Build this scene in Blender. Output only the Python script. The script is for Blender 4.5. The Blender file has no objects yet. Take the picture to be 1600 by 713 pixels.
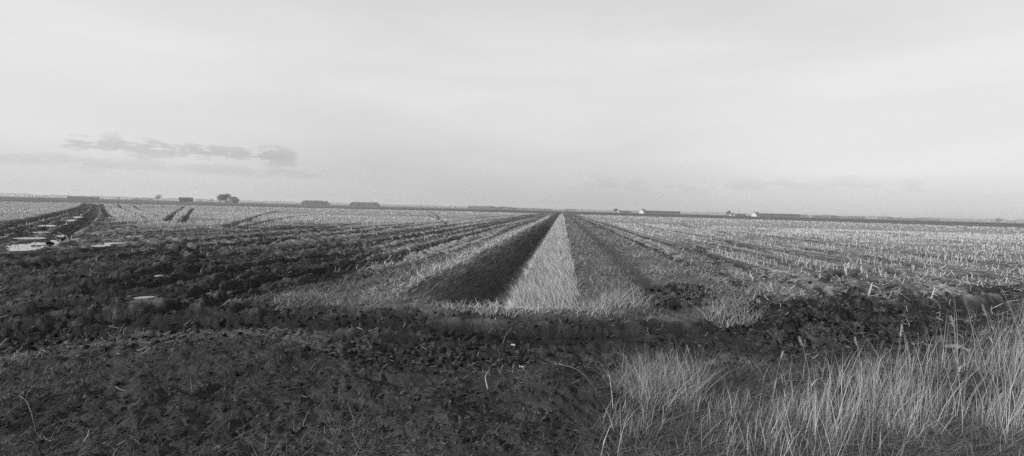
import bpy, math
import numpy as np
from mathutils import Matrix, Vector
R = math.radians
rng = np.random.default_rng(7)
sc = bpy.context.scene
col = sc.collection

# ------------------------------------------------------------------ camera
F = 800.0            # focal length in pixels of the 1600 px wide picture
EYE = 1.70
PITCH, ROLL = 2.11, 1.5
cam_d = bpy.data.cameras.new('camera'); cam = bpy.data.objects.new('camera', cam_d); col.objects.link(cam)
cam_d.sensor_width = 36; cam_d.lens = 18; cam_d.clip_start = .05; cam_d.clip_end = 30000
rot = Matrix.Rotation(R(90 - PITCH), 4, 'X') @ Matrix.Rotation(R(ROLL), 4, 'Z')
cam.matrix_world = Matrix.Translation((0, 0, EYE)) @ rot
sc.camera = cam
RM = np.array(rot.to_3x3())

def at(px, py, z=0.0):
    """point of the plane at height z seen at a pixel of the photograph"""
    d = RM @ np.array([(px - 800) / F, -(py - 356.5) / F, -1.0])
    t = (z - EYE) / d[2]
    return np.array([d[0] * t, d[1] * t])
def proj(x, y, z=0.0):
    p = np.stack([x, y, np.zeros_like(x) + z - EYE], -1) @ RM
    w = np.maximum(-p[..., 2], 1e-3)
    px = 800 + F * p[..., 0] / w; py = 356.5 - F * p[..., 1] / w
    bad = p[..., 2] > -1e-2
    return np.where(bad, np.sign(x) * 5000 + 800, px), np.where(bad, 5000, py)
def bearing(px, dist):
    """ground point in the direction of a horizon pixel at a distance"""
    a = math.atan2(px - 800, F * 1.0)
    return np.array([math.sin(a) * dist, math.cos(a) * dist])

# ------------------------------------------------------------------ noise
_perm = np.random.default_rng(3).random((512, 512))
def vnoise(x, y, s=0):
    x = np.asarray(x) + s * 17.3; y = np.asarray(y) + s * 9.7
    xi = np.floor(x).astype(np.int64); yi = np.floor(y).astype(np.int64)
    fx = x - xi; fy = y - yi
    fx = fx * fx * (3 - 2 * fx); fy = fy * fy * (3 - 2 * fy)
    g = lambda a, b: _perm[a & 511, b & 511]
    return (g(xi, yi) * (1 - fx) + g(xi + 1, yi) * fx) * (1 - fy) + (g(xi, yi + 1) * (1 - fx) + g(xi + 1, yi + 1) * fx) * fy
def fbm(x, y, o=4, s=0):
    t = 0; a = .5; n = 0
    for i in range(o):
        t = t + a * vnoise(x * 2 ** i, y * 2 ** i, s + i * 3.1); n += a; a *= .55
    return t / n          # 0..1, mean .5
def sst(a, b, x):
    t = np.clip((x - a) / (b - a), 0, 1); return t * t * (3 - 2 * t)

# ------------------------------------------------------------------ layout
A = R(5.57)
cA, sA = math.cos(A), math.sin(A)
def uv(x, y): return x * cA - y * sA, x * sA + y * cA
def xy(u, v): return u * cA + v * sA, -u * sA + v * cA
LIP_L, LIP_R, FOOT, END, DEEP = -3.05, .30, -1.95, 8.55, 1.18

def ditch(x, y):
    u, v = uv(x, y)
    wob = (vnoise(v * .35, u * 0 + 1) - .5) * .16
    a = (u - LIP_L + wob) / 1.02
    b = (LIP_R - u + wob * .6) / 2.22
    e = (v - END - .35 * np.abs(u + 1.0) ** 1.5 * .6) / 1.3
    f = (900 - v) / 3
    k = .035
    m = -k * np.log(np.exp(-np.clip(a, -3, 3) / k) + np.exp(-np.clip(b, -3, 3) / k) + np.exp(-np.clip(e, -3, 3) / k) + np.exp(-np.clip(f, -3, 3) / k))
    m = np.clip(m, 0, 1)
    return m                # 0 outside, 1 at the bottom

def seg_dist(x, y, pts):
    """distance to a polyline and the arc length along it"""
    best = np.full(x.shape, 1e9); al = np.zeros(x.shape); acc = 0
    for (a, b) in zip(pts[:-1], pts[1:]):
        d = b - a; L = np.hypot(*d)
        t = np.clip(((x - a[0]) * d[0] + (y - a[1]) * d[1]) / (L * L), 0, 1)
        q = np.hypot(x - a[0] - t * d[0], y - a[1] - t * d[1])
        m = q < best; best = np.where(m, q, best); al = np.where(m, acc + t * L, al); acc += L
    return best, al
def smooth_poly(pts, n=4):
    pts = [np.array(p) for p in pts]
    out = []
    P = [pts[0]] + pts + [pts[-1]]
    for i in range(1, len(P) - 2):
        for k in range(n):
            t = k / n
            out.append(.5 * ((2 * P[i]) + (-P[i-1] + P[i+1]) * t + (2*P[i-1] - 5*P[i] + 4*P[i+1] - P[i+2]) * t*t + (-P[i-1] + 3*P[i] - 3*P[i+1] + P[i+2]) * t**3))
    out.append(pts[-1]); return out

# tyre ruts: (pixels of the photograph on the ground plane, half width m, depth m, tread)
RUTS_PX = [
 ([(146,319),(110,331),(27,352),(-60,372)], .34, .22, 0),
 ([(150,319),(125,334),(70,356),(0,376)], .34, .25, 0),
 ([(153,319),(136,336),(98,360),(27,388)], .34, .22, 0),
 ([(156,319),(148,335),(122,356),(80,378)], .3, .2, 0),
 ([(148,319),(118,332),(50,354),(-30,374)], .3, .2, 0),
 ([(154,319),(143,333),(112,357),(60,384)], .3, .2, 0),
 ([(144,319),(98,332),(10,352),(-80,368)], .3, .2, 0),
 ([(159,319),(163,330),(176,340)], .4, .18, 0),
 ([(142,319),(90,333),(0,350)], .4, .15, 0),
 ([(186,323),(205,331),(232,341)], .3, .15, 0),
 ([(205,322),(228,331),(250,338)], .25, .12, 0),
 ([(262,346),(272,334),(290,323)], .3, .16, 0),
 ([(286,348),(293,337),(302,326)], .3, .16, 0),
 ([(350,356),(385,345),(412,336),(437,330)], .35, .16, 0),
 ([(380,356),(430,344),(470,338),(540,336)], .3, .14, 0),
 ([(27,398),(160,390),(300,377),(420,366),(560,350)], .32, .10, 0),
 ([(60,414),(200,400),(330,384),(460,372),(600,360)], .3, .10, 1),
 ([(27,432),(200,425),(330,405),(470,388),(620,372),(760,349)], .28, .12, 0),
 ([(27,452),(200,447),(330,426),(470,404),(600,386),(770,352)], .28, .12, 1),
 ([(90,478),(230,468),(350,448),(460,430),(600,402),(790,352)], .3, .12, 0),
 ([(-20,490),(200,487),(360,470),(480,456),(560,440),(700,395)], .25, .10, 0),
 ([(-30,510),(200,500),(400,496),(560,488),(760,500),(930,498),(1060,488)], .26, .10, 1),
 ([(-30,530),(200,518),(400,512),(600,512),(800,522),(1000,520),(1200,508)], .26, .09, 1),
 ([(200,372),(250,384),(280,400),(268,418),(215,436),(120,452)], .22, .08, 0),
 ([(226,366),(282,380),(312,398),(300,424),(240,446)], .22, .08, 0),
 ([(560,394),(430,408),(360,430),(300,462)], .17, .10, 0),
 ([(570,414),(440,428),(380,450),(330,480)], .17, .10, 1),
 ([(228,398),(262,411),(256,430),(200,446),(110,462)], .17, .10, 1),
 ([(420,370),(335,390),(285,412),(240,420)], .16, .09, 0),
 ([(27,405),(120,420),(230,422),(310,404)], .15, .08, 0),
 ([(500,438),(380,462),(260,480),(100,506)], .17, .10, 0),
 ([(480,452),(330,474),(180,500),(27,524)], .16, .09, 0),
 ([(600,392),(520,418),(470,446),(380,486)], .16, .09, 0),
 ([(1420,470),(1340,452),(1260,446),(1180,430)], .2, .07, 0),
 ([(1588,498),(1500,488),(1420,492),(1360,480)], .2, .08, 0),
 ([(-20,415),(180,404),(340,388),(540,364)], .18, .10, 0),
 ([(-20,440),(140,436),(300,418),(500,392),(700,362)], .16, .09, 0),
 ([(-20,463),(240,456),(420,436),(560,408)], .16, .10, 0),
 ([(-20,475),(200,470),(380,458),(520,438)], .15, .09, 0),
 ([(-20,515),(200,507),(420,505),(620,502),(860,508)], .15, .07, 0),
 ([(-20,540),(260,528),(500,526),(760,532),(1000,532)], .15, .07, 0),
 ([(620,334),(650,330),(672,332),(690,342)], .3, .15, 0),
 ([(640,338),(668,336),(700,350)], .3, .12, 0),
 ([(1060,352),(1130,364),(1230,384),(1330,402),(1440,418)], .35, .12, 0),
 ([(1060,362),(1130,378),(1220,400),(1300,416)], .3, .1, 0),
 ([(1280,436),(1330,428),(1400,424),(1470,430)], .25, .12, 0),
 ([(1340,490),(1450,478),(1560,470),(1700,462)], .3, .12, 1),
 ([(1380,470),(1480,462),(1590,452),(1720,446)], .25, .08, 1),
 ([(1090,385),(1104,398),(1130,425),(1172,462),(1230,500)], .24, .06, 0),
]
RUTS = [(smooth_poly([at(*p) for p in P]), w, d, t) for P, w, d, t in RUTS_PX]
for u0, d0 in ((-5.6,.04),(-7.2,.06),(-9.0,.10),(-10.8,.06),(-13.5,.10),(-15.2,.1),(-18.5,.1),(2.05,.10),(4.3,.06),(5.9,.08),(8.6,.10),(10.4,.10),(15.5,.08),(17.2,.08)):
    RUTS.append(([np.array(xy(u0 + .12 * math.sin(v * .11 + u0), v)) for v in (11, 16, 22, 30, 42, 60, 90, 140, 300)], .26, d0, 1 if abs(u0) < 12 and u0 < 0 else 0))

def ruts(x, y):
    """height change and rut mask"""
    h = np.zeros(x.shape); m = np.zeros(x.shape)
    for pts, w, d, tr in RUTS:
        P = np.array(pts)
        sel = (x > P[:,0].min() - 2) & (x < P[:,0].max() + 2) & (y > P[:,1].min() - 2) & (y < P[:,1].max() + 2)
        if not sel.any(): continue
        xs, ys = x[sel], y[sel]
        q, al = seg_dist(xs, ys, pts)
        ww = w * (.8 + .5 * vnoise(al * .8, al * 0, 5))
        floor_ = 1 - sst(ww * .7, ww * 1.1, q)
        ridge = np.exp(-((q - ww * 1.5) / (ww * .45)) ** 2)
        rough = fbm(xs * 3.1, ys * 3.1, 3, 8)
        dd = -d * floor_ * (.75 + .5 * rough) + d * (.4 if len(pts) == 9 else .75) * ridge * (rough * 1.7 - .2)
        if tr: dd = dd + floor_ * .022 * np.clip(1.6 * np.sin(al * 2 * math.pi / .15 + q * 12), -1, 1) * sst(.42, .62, fbm(xs * 1.3, ys * 1.3, 2, 9))
        h[sel] += dd; m[sel] = np.maximum(m[sel], floor_)
    return np.clip(h, -.24, .085), m

def line(px, pts):
    a = np.array(pts, float); return np.interp(px, a[:,0], a[:,1])
TOPB = [(-900,356),(20,356),(60,352),(100,344),(135,334),(156,331),(172,338),(196,349),(230,354),(300,358),(380,354),(460,349),(527,350),(600,354),(680,352),(760,343),(860,331.5),(880,330)]
RIGHTB = [(878,330),(905,336),(950,352),(1000,371),(1054,391),(1120,408),(1220,426),(1320,436),(1450,440),(1588,438),(2400,450)]
def zones(x, y):
    px, py = proj(x, y)
    u, v = uv(x, y); d = np.hypot(x, y)
    n1 = fbm(x * .45, y * .45, 4, 1) - .5; n2 = fbm(x * 1.7, y * 1.7, 3, 2) - .5
    hor = 327 + (px - 800) * .0262
    dy = np.maximum(py - hor, .1)
    jit = n1 * 1.1 + n2 * .5
    left = u < (LIP_L + LIP_R) / 2
    bl = line(px, TOPB); br = line(px, RIGHTB)
    kb = np.where(left, bl, br)
    # stubble share: 1 in the pale field
    field = sst(-.12, .12, (kb - py) / np.maximum(kb - hor, 3) + jit * .55)
    far_lim = 215 + 60 * (fbm(x * .01, y * .004, 2, 4) - .5)
    dark_far = sst(far_lim, far_lim + 30, d)
    # mixed mud and straw below the field boundary
    mixl = np.where(left, sst(500, 640, px) * (1 - sst(430, 470, py)) + .62 * (1 - sst(372, 412, py + n1 * 30)), (1 - sst(455, 485, py)) * sst(3.0, 4.2, u))
    mix = np.clip(mixl, 0, 1)
    # dry grass verge round the ditch
    wv = .7 + .7 * sst(22, 12, v) + .9 * sst(12.5, 9.0, v)
    verge_l = sst(LIP_L - wv - .45, LIP_L - wv + .25, u + n2 * .9) * (u < LIP_L + .2) * sst(7.95, 8.6, v + n2 * 1.2)
    verge_n = sst(7.95, 8.4, v + n2 * 1.0) * (u > LIP_L - wv) * (u < 3.2) * (v < END + 1.6)
    verge_r = (u > LIP_R - .1) * (1 - sst(3.2, 4.2, u + n2 * 1.4)) * sst(7.9, 8.5, v + n2)
    verge = np.clip(np.maximum(np.maximum(verge_l, verge_n), verge_r), 0, 1)
    # grassy strip of the second track on the right
    c = line(py, [(350,1030),(366,1058),(392,1082),(425,1112),(462,1142),(500,1175)])
    strip = sst(-1.1, -.3, (px - c) / np.maximum(dy, 1) * 1.7 + n2*.6) * (1 - sst(.2, .8, (px - c) / np.maximum(dy, 1) * 1.7 + n2*.6)) * (1 - sst(478, 498, py)) * sst(360, 400, py)
    # dug up heap of clods
    heap = 1 - sst(.75, 1.15, np.hypot((px - 1305) / 165, (py - 505) / 40) - n1 * 1.0 - n2 * .5)
    heap2 = 1 - sst(.7, 1.15, np.hypot((px - 1050) / 62, (py - 466) / 20) - n1 * .5)
    heap = np.maximum(heap, heap2)
    # near grass
    fg = sst(0, 26, py - line(px, [(-600,590),(27,570),(120,560),(270,545),(400,540),(480,552),(540,575),(620,590),(700,572),(860,562),(960,572),(1080,560),(1300,548),(1500,525),(1700,500),(2400,480)]) + n1 * 50)
    verge = verge * (1 - heap)
    return dict(px=px, py=py, u=u, v=v, d=d, n1=n1, n2=n2, field=field, dark=dark_far, mix=mix, verge=verge, strip=strip * (1 - verge), heap=heap, fg=fg, left=left, dy=dy)

def terrain(x, y, Z=None, full=False):
    Z = Z or zones(x, y)
    dm = ditch(x, y)
    near = 1 - sst(60, 160, Z['d'])
    bank = sst(.02, .12, dm)
    flat = (1 - bank)
    grassy = np.clip(np.maximum(Z['verge'], Z['strip']), 0, 1)
    mud = flat * (1 - Z['field']) * (1 - grassy) * (1 - Z['fg']) * near
    rh, rm = ruts(x, y)
    rh = rh * flat * (1 - .8 * Z['verge']) * (1 - Z['fg'])
    h = rh
    h = h + mud * ((fbm(x * .4, y * 1.5, 3, 11) - .5) * .16 + (.12 - np.abs(fbm(x * .35 + y * .15, y * 3.4, 4, 12) - .5)) * .30 + (.1 - np.abs(fbm(x * 6, y * 9, 3, 13) - .5)) * .20 + (fbm(x * 16, y * 16, 2, 14) - .5) * .05 - .05)
    h = h + Z['field'] * near * flat * ((fbm(x * 1.3, y * 1.3, 3, 15) - .5) * .07 + (fbm(x * 7, y * 7, 2, 16) - .5) * .035)
    h = h + Z['heap'] * flat * (.02 + (fbm(x * 1.7, y * 1.7, 3, 21) - .40) * .36 + (.12 - np.abs(fbm(x * 3.5, y * 3.5, 4, 22) - .5)) * .8 + (fbm(x * 14, y * 14, 2, 23) - .5) * .10)
    h = h * (1 - .6 * Z['fg']) + Z['fg'] * ((fbm(x * .9, y * .9, 3, 25) - .4) * .22 + (fbm(x * 8, y * 8, 3, 26) - .5) * .09 + (fbm(x * 24, y * 24, 2, 27) - .5) * .03)
    h = h + grassy * flat * ((fbm(x * 1.5, y * 1.5, 3, 28) - .3) * .10 + (.1 - np.abs(fbm(x * 7, y * 7, 3, 29) - .5)) * .14 * (1 - sst(20, 50, Z['d'])))
    # left bank crest of the near field entrance
    g = np.exp(-((x + 3.1) / 1.6) ** 2 - ((y - 5.5) / .8) ** 2) * .26
    h = h + g
    mx, my = at(142, 321.5); h = h + .55 * np.exp(-((x - mx) ** 2 + (y - my) ** 2) / 16 ** 2)
    h = h - DEEP * (dm * (1 + .06 * (fbm(x * 3, y * 3, 2, 30) - .5)))
    h = h + bank * (fbm(x * 2.5, y * 2.5, 3, 31) - .5) * .10
    # puddle hollows
    if HOLLOW:
        q = np.full(x.shape, 9.); z0 = PZ
        jit = (fbm(x * 1.9, y * 1.1, 3, 40) - .5) * 1.1 + (fbm(x * 5, y * 3, 2, 41) - .5) * .3
        for (cx, cy, rx, ry, rh) in HOLLOW: q = np.minimum(q, np.hypot(((x - cx) * rh[1] - (y - cy) * rh[0]) / rx, ((x - cx) * rh[0] + (y - cy) * rh[1]) / ry) + jit)
        rim2 = 1 - sst(1.8, 2.8, q); h = h * (1 - rim2) + np.clip(h, -9, z0 + .03) * rim2
        rim = 1 - sst(1.35, 1.75, q)
        h = np.where(q > 1, h * (1 - rim) + np.maximum(h, z0 + .012 + .03 * np.clip(q - 1, 0, 1)) * rim, z0 - .01 - .05 * sst(1, .7, q))
    h = h + sst(10, 300, Z['d']) * 0
    if full: return h, dm, rm, mud, grassy
    return h

# puddles: pixel centre, half width px, half height px
PUD = [(34,386,26,5,0),(62,380,17,4,0),(50,371,26,2.2,0),(95,368,7,2.5,0),(84,378,9,5,0),(117,373,7,1.8,0),(75,352,14,1.5,0),(110,344,8,1.2,0),(122,339,8,1.2,0),
       (160,383,17,1.4,0),(178,379,14,1.6,0),(246,429,11,1.8,0),(226,462,15,2.0,0),(238,467,10,1.5,0),(64,455,5,1.2,0),(212,368,16,.9,0),(64,362,14,1.3,0)]
HOLLOW = []; PZ = -.03
for (px_, py_, hw, hh, z0) in PUD:
    c = at(px_, py_); e = at(px_ + hw, py_); f0 = np.hypot(*at(px_, py_ - hh)); f1 = np.hypot(*at(px_, py_ + hh))
    rh = c / np.hypot(*c); cc = rh * (f0 + f1) / 2
    HOLLOW.append((cc[0], cc[1], np.hypot(*(e - c)), (f0 - f1) / 2 + .04, rh))

# ------------------------------------------------------------------ mesh helper
def mesh_obj(name, V, Fc, mat, attrs=None, parent=None, smooth=False, **props):
    me = bpy.data.meshes.new(name)
    V = np.asarray(V, np.float32); Fc = np.asarray(Fc, np.int32)
    k = Fc.shape[1]
    me.vertices.add(len(V)); me.vertices.foreach_set('co', V.ravel())
    me.loops.add(Fc.size); me.loops.foreach_set('vertex_index', Fc.ravel())
    me.polygons.add(len(Fc)); me.polygons.foreach_set('loop_start', np.arange(0, Fc.size, k, dtype=np.int32))
    if smooth: me.polygons.foreach_set('use_smooth', np.ones(len(Fc), bool))
    me.update(calc_edges=True)
    for kk, a in (attrs or {}).items():
        at_ = me.attributes.new(kk, 'FLOAT', 'POINT'); at_.data.foreach_set('value', np.asarray(a, np.float32))
    me.materials.append(mat)
    o = bpy.data.objects.new(name, me); col.objects.link(o)
    if parent: o.parent = parent
    for kk, v in props.items(): o[kk] = v
    return o

# ------------------------------------------------------------------ materials
def mat_new(name):
    m = bpy.data.materials.new(name); m.use_nodes = True
    nt = m.node_tree; b = nt.nodes['Principled BSDF']
    return m, nt, b
def grey_mat(name, val, rough=.8, spec=.3, var=.35, scale=8, bump=0):
    m, nt, b = mat_new(name)
    tc = nt.nodes.new('ShaderNodeTexCoord')
    n = nt.nodes.new('ShaderNodeTexNoise'); n.inputs['Scale'].default_value = scale; n.inputs['Detail'].default_value = 5
    nt.links.new(tc.outputs['Object'], n.inputs['Vector'])
    mr = nt.nodes.new('ShaderNodeMapRange'); mr.inputs['From Min'].default_value = .3; mr.inputs['From Max'].default_value = .7
    mr.inputs['To Min'].default_value = val * (1 - var); mr.inputs['To Max'].default_value = val * (1 + var)
    nt.links.new(n.outputs['Fac'], mr.inputs['Value']); nt.links.new(mr.outputs[0], b.inputs['Base Color'])
    b.inputs['Roughness'].default_value = rough; b.inputs['Specular IOR Level'].default_value = spec
    if bump:
        bp = nt.nodes.new('ShaderNodeBump'); bp.inputs['Strength'].default_value = .6; bp.inputs['Distance'].default_value = bump
        nt.links.new(n.outputs['Fac'], bp.inputs['Height']); nt.links.new(bp.outputs[0], b.inputs['Normal'])
    return m
def tone_mat(name, rough=.75, spec=.15, transl=0):
    m, nt, b = mat_new(name)
    a = nt.nodes.new('ShaderNodeAttribute'); a.attribute_name = 'tone'
    nt.links.new(a.outputs['Fac'], b.inputs['Base Color'])
    b.inputs['Roughness'].default_value = rough; b.inputs['Specular IOR Level'].default_value = spec
    return m
M_straw = tone_mat('dry_straw')
M_soil = tone_mat('soil_clod', .9, .1)
def _roughen(m):
    nt = m.node_tree; b = nt.nodes['Principled BSDF']; a = [n for n in nt.nodes if n.type == 'ATTRIBUTE'][0]
    g = nt.nodes.new('ShaderNodeNewGeometry'); n = nt.nodes.new('ShaderNodeTexNoise'); n.inputs['Scale'].default_value = 45; n.inputs['Detail'].default_value = 4
    nt.links.new(g.outputs['Position'], n.inputs['Vector'])
    r_ = nt.nodes.new('ShaderNodeMapRange'); r_.inputs['From Min'].default_value = .35; r_.inputs['From Max'].default_value = .65; r_.inputs['To Min'].default_value = .2; r_.inputs['To Max'].default_value = 1.8
    nt.links.new(n.outputs['Fac'], r_.inputs['Value'])
    q = nt.nodes.new('ShaderNodeMath'); q.operation = 'MULTIPLY'; nt.links.new(a.outputs['Fac'], q.inputs[0]); nt.links.new(r_.outputs[0], q.inputs[1]); nt.links.new(q.outputs[0], b.inputs['Base Color'])
    bp = nt.nodes.new('ShaderNodeBump'); bp.inputs['Distance'].default_value = .03; nt.links.new(n.outputs['Fac'], bp.inputs['Height']); nt.links.new(bp.outputs[0], b.inputs['Normal'])
_roughen(M_soil)

def ground_material():
    m, nt, b = mat_new('field_soil'); N = nt.nodes.new; L = nt.links.new
    a = N('ShaderNodeAttribute'); a.attribute_name = 'tone'
    w = N('ShaderNodeAttribute'); w.attribute_name = 'wet'
    geo = N('ShaderNodeNewGeometry')
    def noise(scale, det, vec=None):
        n = N('ShaderNodeTexNoise'); n.inputs['Scale'].default_value = scale; n.inputs['Detail'].default_value = det; n.inputs['Roughness'].default_value = .65
        L(vec or geo.outputs['Position'], n.inputs['Vector']); return n
    def mr(src, a0, a1, b0, b1):
        r = N('ShaderNodeMapRange'); r.inputs['From Min'].default_value = a0; r.inputs['From Max'].default_value = a1
        r.inputs['To Min'].default_value = b0; r.inputs['To Max'].default_value = b1; L(src, r.inputs['Value']); return r.outputs[0]
    def mul(p, q):
        n = N('ShaderNodeMath'); n.operation = 'MULTIPLY'; L(p, n.inputs[0]); L(q, n.inputs[1]); return n.outputs[0]
    mp = N('ShaderNodeMapping'); mp.inputs['Rotation'].default_value = (0, 0, A); mp.inputs['Scale'].default_value = (1.35, .16, 1)
    L(geo.outputs['Position'], mp.inputs['Vector'])
    rows = noise(1.0, 3, mp.outputs[0])
    n1 = noise(4.5, 6); n2 = noise(38, 4)
    c = mul(mul(a.outputs['Fac'], mr(n1.outputs['Fac'], .3, .7, .62, 1.38)), mr(n2.outputs['Fac'], .3, .7, .55, 1.45))
    c = mul(c, mr(rows.outputs['Fac'], .3, .7, .82, 1.18))
    L(c, b.inputs['Base Color'])
    L(mr(w.outputs['Fac'], 0, 1, .95, .6), b.inputs['Roughness'])
    b.inputs['Specular IOR Level'].default_value = .08
    bp = N('ShaderNodeBump'); bp.inputs['Strength'].default_value = 1.0; bp.inputs['Distance'].default_value = .06
    ad = N('ShaderNodeMath'); ad.operation = 'ADD'; L(n1.outputs['Fac'], ad.inputs[0]); L(n2.outputs['Fac'], ad.inputs[1])
    L(ad.outputs[0], bp.inputs['Height']); L(bp.outputs[0], b.inputs['Normal'])
    return m
M_ground = ground_material()

def water_material():
    m, nt, b = mat_new('puddle_water')
    b.inputs['Base Color'].default_value = (.02, .02, .02, 1); b.inputs['Roughness'].default_value = .03; b.inputs['IOR'].default_value = 1.45
    b.inputs['Specular IOR Level'].default_value = .8
    geo = nt.nodes.new('ShaderNodeNewGeometry'); n = nt.nodes.new('ShaderNodeTexNoise'); n.inputs['Scale'].default_value = 5
    nt.links.new(geo.outputs['Position'], n.inputs['Vector'])
    bp = nt.nodes.new('ShaderNodeBump'); bp.inputs['Strength'].default_value = .08; bp.inputs['Distance'].default_value = .01
    nt.links.new(n.outputs['Fac'], bp.inputs['Height']); nt.links.new(bp.outputs[0], b.inputs['Normal'])
    return m
M_water = water_material()

# ------------------------------------------------------------------ ground sheet
def tone_of(Z, dm, rm, mud, x, y, h_):
    n = fbm(x * .23, y * .23, 3, 50); n3 = fbm(x * 5, y * 5, 3, 51)
    u = Z['u']
    base = .022 + .030 * n3 + .06 * sst(.02, .12, h_) + .05 * sst(.56, .66, fbm(x * 9, y * 14, 2, 52)) * sst(.4, .6, fbm(x * .5, y * 1.5, 3, 53))
    t = np.full(x.shape, 0.) + base
    pale = sst(.5, .6, fbm(u * 1.1, Z['v'] * .035, 3, 57)); stripe = np.maximum.reduce([np.exp(-((u - c_) / w_) ** 2) for c_, w_ in ((5.1, .35), (7.2, .7), (9.5, .6), (-12.2, .5), (-14.4, .5), (-17, .8), (-6.4, .3))]) * sst(11, 18, Z['v']); pale = np.maximum(pale, stripe)
    t = t + Z['mix'] * (.012 + .09 * sst(.5, .66, n3) + .20 * pale * sst(9, 20, Z['d']) * sst(.3, .5, n3))
    rowl = .5 + .5 * np.cos(u * 2 * math.pi / .75)
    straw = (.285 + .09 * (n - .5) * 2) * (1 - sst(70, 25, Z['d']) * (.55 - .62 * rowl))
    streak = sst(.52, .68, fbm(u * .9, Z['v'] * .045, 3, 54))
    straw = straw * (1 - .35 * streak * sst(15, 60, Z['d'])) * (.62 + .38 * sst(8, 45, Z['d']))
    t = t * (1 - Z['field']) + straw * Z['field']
    vg = .085 + .09 * n3 + .05 * (n - .5)
    vg = np.where((u > 0.2), vg * .85, vg) * (1 - .35 * sst(LIP_L - .5, LIP_L - 1.2, u))
    t = t * (1 - Z['verge']) + vg * Z['verge']
    t = t * (1 - Z['strip']) + (.10 + .06 * n3) * Z['strip']
    t = t * (1 - Z['heap']) + (.018 + .075 * sst(.3, .75, n3)) * Z['heap']
    t = t * (1 - Z['fg']) + (.026 + .045 * n3) * Z['fg']
    rk = rm * .9 * (1 - Z['fg']) * (1 - .5 * Z['verge']); t = t * (1 - rk) + .022 * rk
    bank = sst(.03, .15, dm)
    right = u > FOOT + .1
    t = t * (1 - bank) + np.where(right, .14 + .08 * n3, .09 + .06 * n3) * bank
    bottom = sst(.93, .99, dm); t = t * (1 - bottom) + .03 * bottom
    # far land beyond the stubble
    f2 = fbm(x * .004 + 3, y * .0016, 2, 60)
    band = sst(.42, .5, f2) * .055
    t = t * (1 - Z['dark']) + (.06 + band) * Z['dark']
    return np.clip(t, .008, .4)

# angular spacing: dense ahead, coarse behind
NA, NR = 1000, 930
ang = np.concatenate([np.linspace(R(-56), R(56), NA), np.linspace(R(56), R(304), 90)[1:-1]])
rad = np.concatenate([np.geomspace(.25, 2.6, 30)[:-1], np.geomspace(2.6, 120, 720)[:-1], np.geomspace(120, 5000, 140)])
GA, GR = np.meshgrid(ang, rad, indexing='ij')
GX = np.sin(GA) * GR; GY = np.cos(GA) * GR
Z = zones(GX, GY); GH, dm, rm, mud, grassy = terrain(GX, GY, Z, True)
GT = tone_of(Z, dm, rm, mud, GX, GY, GH)
WET = np.clip(mud * .5 + rm * .8 * (1 - Z['fg']), 0, 1)
na, nr = GX.shape
V = np.stack([GX, GY, GH], -1).reshape(-1, 3)
i = np.arange(na)[:, None]; j = np.arange(nr - 1)[None, :]
i2 = (i + 1) % na
Q = np.stack([i * nr + j, i * nr + j + 1, i2 * nr + j + 1, i2 * nr + j], -1).reshape(-1, 4)
# close the small hole under the camera
V = np.vstack([V, [[0, 0, 0]]]); cidx = len(V) - 1
kk = np.arange(na)
Q = np.vstack([Q, np.stack([np.full(na, cidx), kk * nr, ((kk + 1) % na) * nr, np.full(na, cidx)], -1)[:0]])
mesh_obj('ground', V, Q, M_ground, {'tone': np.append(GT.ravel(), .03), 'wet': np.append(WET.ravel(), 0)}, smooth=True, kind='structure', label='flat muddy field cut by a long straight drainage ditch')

# ------------------------------------------------------------------ puddles
for n_, (cx, cy, rx, ry, rh) in enumerate(HOLLOW):
    z0 = PZ - .0015 * (n_ % 3)
    k = 40; th = np.linspace(0, 2 * math.pi, k, endpoint=False)
    rr = 1.3
    tx = rx * rr * np.cos(th); ty = ry * rr * np.sin(th)
    vx = cx + tx * rh[1] + ty * rh[0]; vy = cy - tx * rh[0] + ty * rh[1]
    Vv = np.concatenate([np.stack([vx, vy, np.full(k, z0)], -1), [[cx, cy, z0]]])
    Fv = np.stack([np.full(k, k), np.arange(k), (np.arange(k) + 1) % k], -1)
    mesh_obj('puddle', Vv, Fv, M_water, kind='structure')

# ------------------------------------------------------------------ scattering
def blades(name, x, y, h, w, tone, lean=.3, bend=.4, ldir=None, lspread=math.pi, z=None, sink=.02, mat=None, make=True, face=None, **props):
    n = len(x)
    if z is None: z = terrain(x, y)
    th = (rng.uniform(-math.pi, math.pi, n) if ldir is None else ldir + rng.normal(0, lspread, n))
    ln = np.abs(rng.normal(lean, lean * .5, n)); bd = np.abs(rng.normal(bend, bend * .6, n))
    fa = rng.uniform(0, math.pi, n) if face is None else face + rng.normal(0, .6, n)
    wx, wy = np.cos(fa), np.sin(fa)
    lv = []
    for t in (0, .38, .72, 1.):
        off = (ln * t + bd * t * t) * h
        zz = z - sink + h * t * (1 - .35 * bd * t) / np.sqrt(1 + ln ** 2)
        ww = w * .5 * (1 - .85 * t ** 2)
        cx = x + np.cos(th) * off; cy = y + np.sin(th) * off
        lv.append(np.stack([cx - wx * ww, cy - wy * ww, zz], -1)); lv.append(np.stack([cx + wx * ww, cy + wy * ww, zz], -1))
    V = np.stack(lv, 1)
    b = (np.arange(n) * 8)[:, None]
    Fq = np.concatenate([b + np.array([[0, 1, 3, 2]]), b + np.array([[2, 3, 5, 4]]), b + np.array([[4, 5, 7, 6]])], 0)
    T = np.repeat(tone, 8)
    if not make: return V.reshape(-1, 3), Fq, T
    return mesh_obj(name, V.reshape(-1, 3), Fq, mat or M_straw, {'tone': T}, **props)

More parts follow.
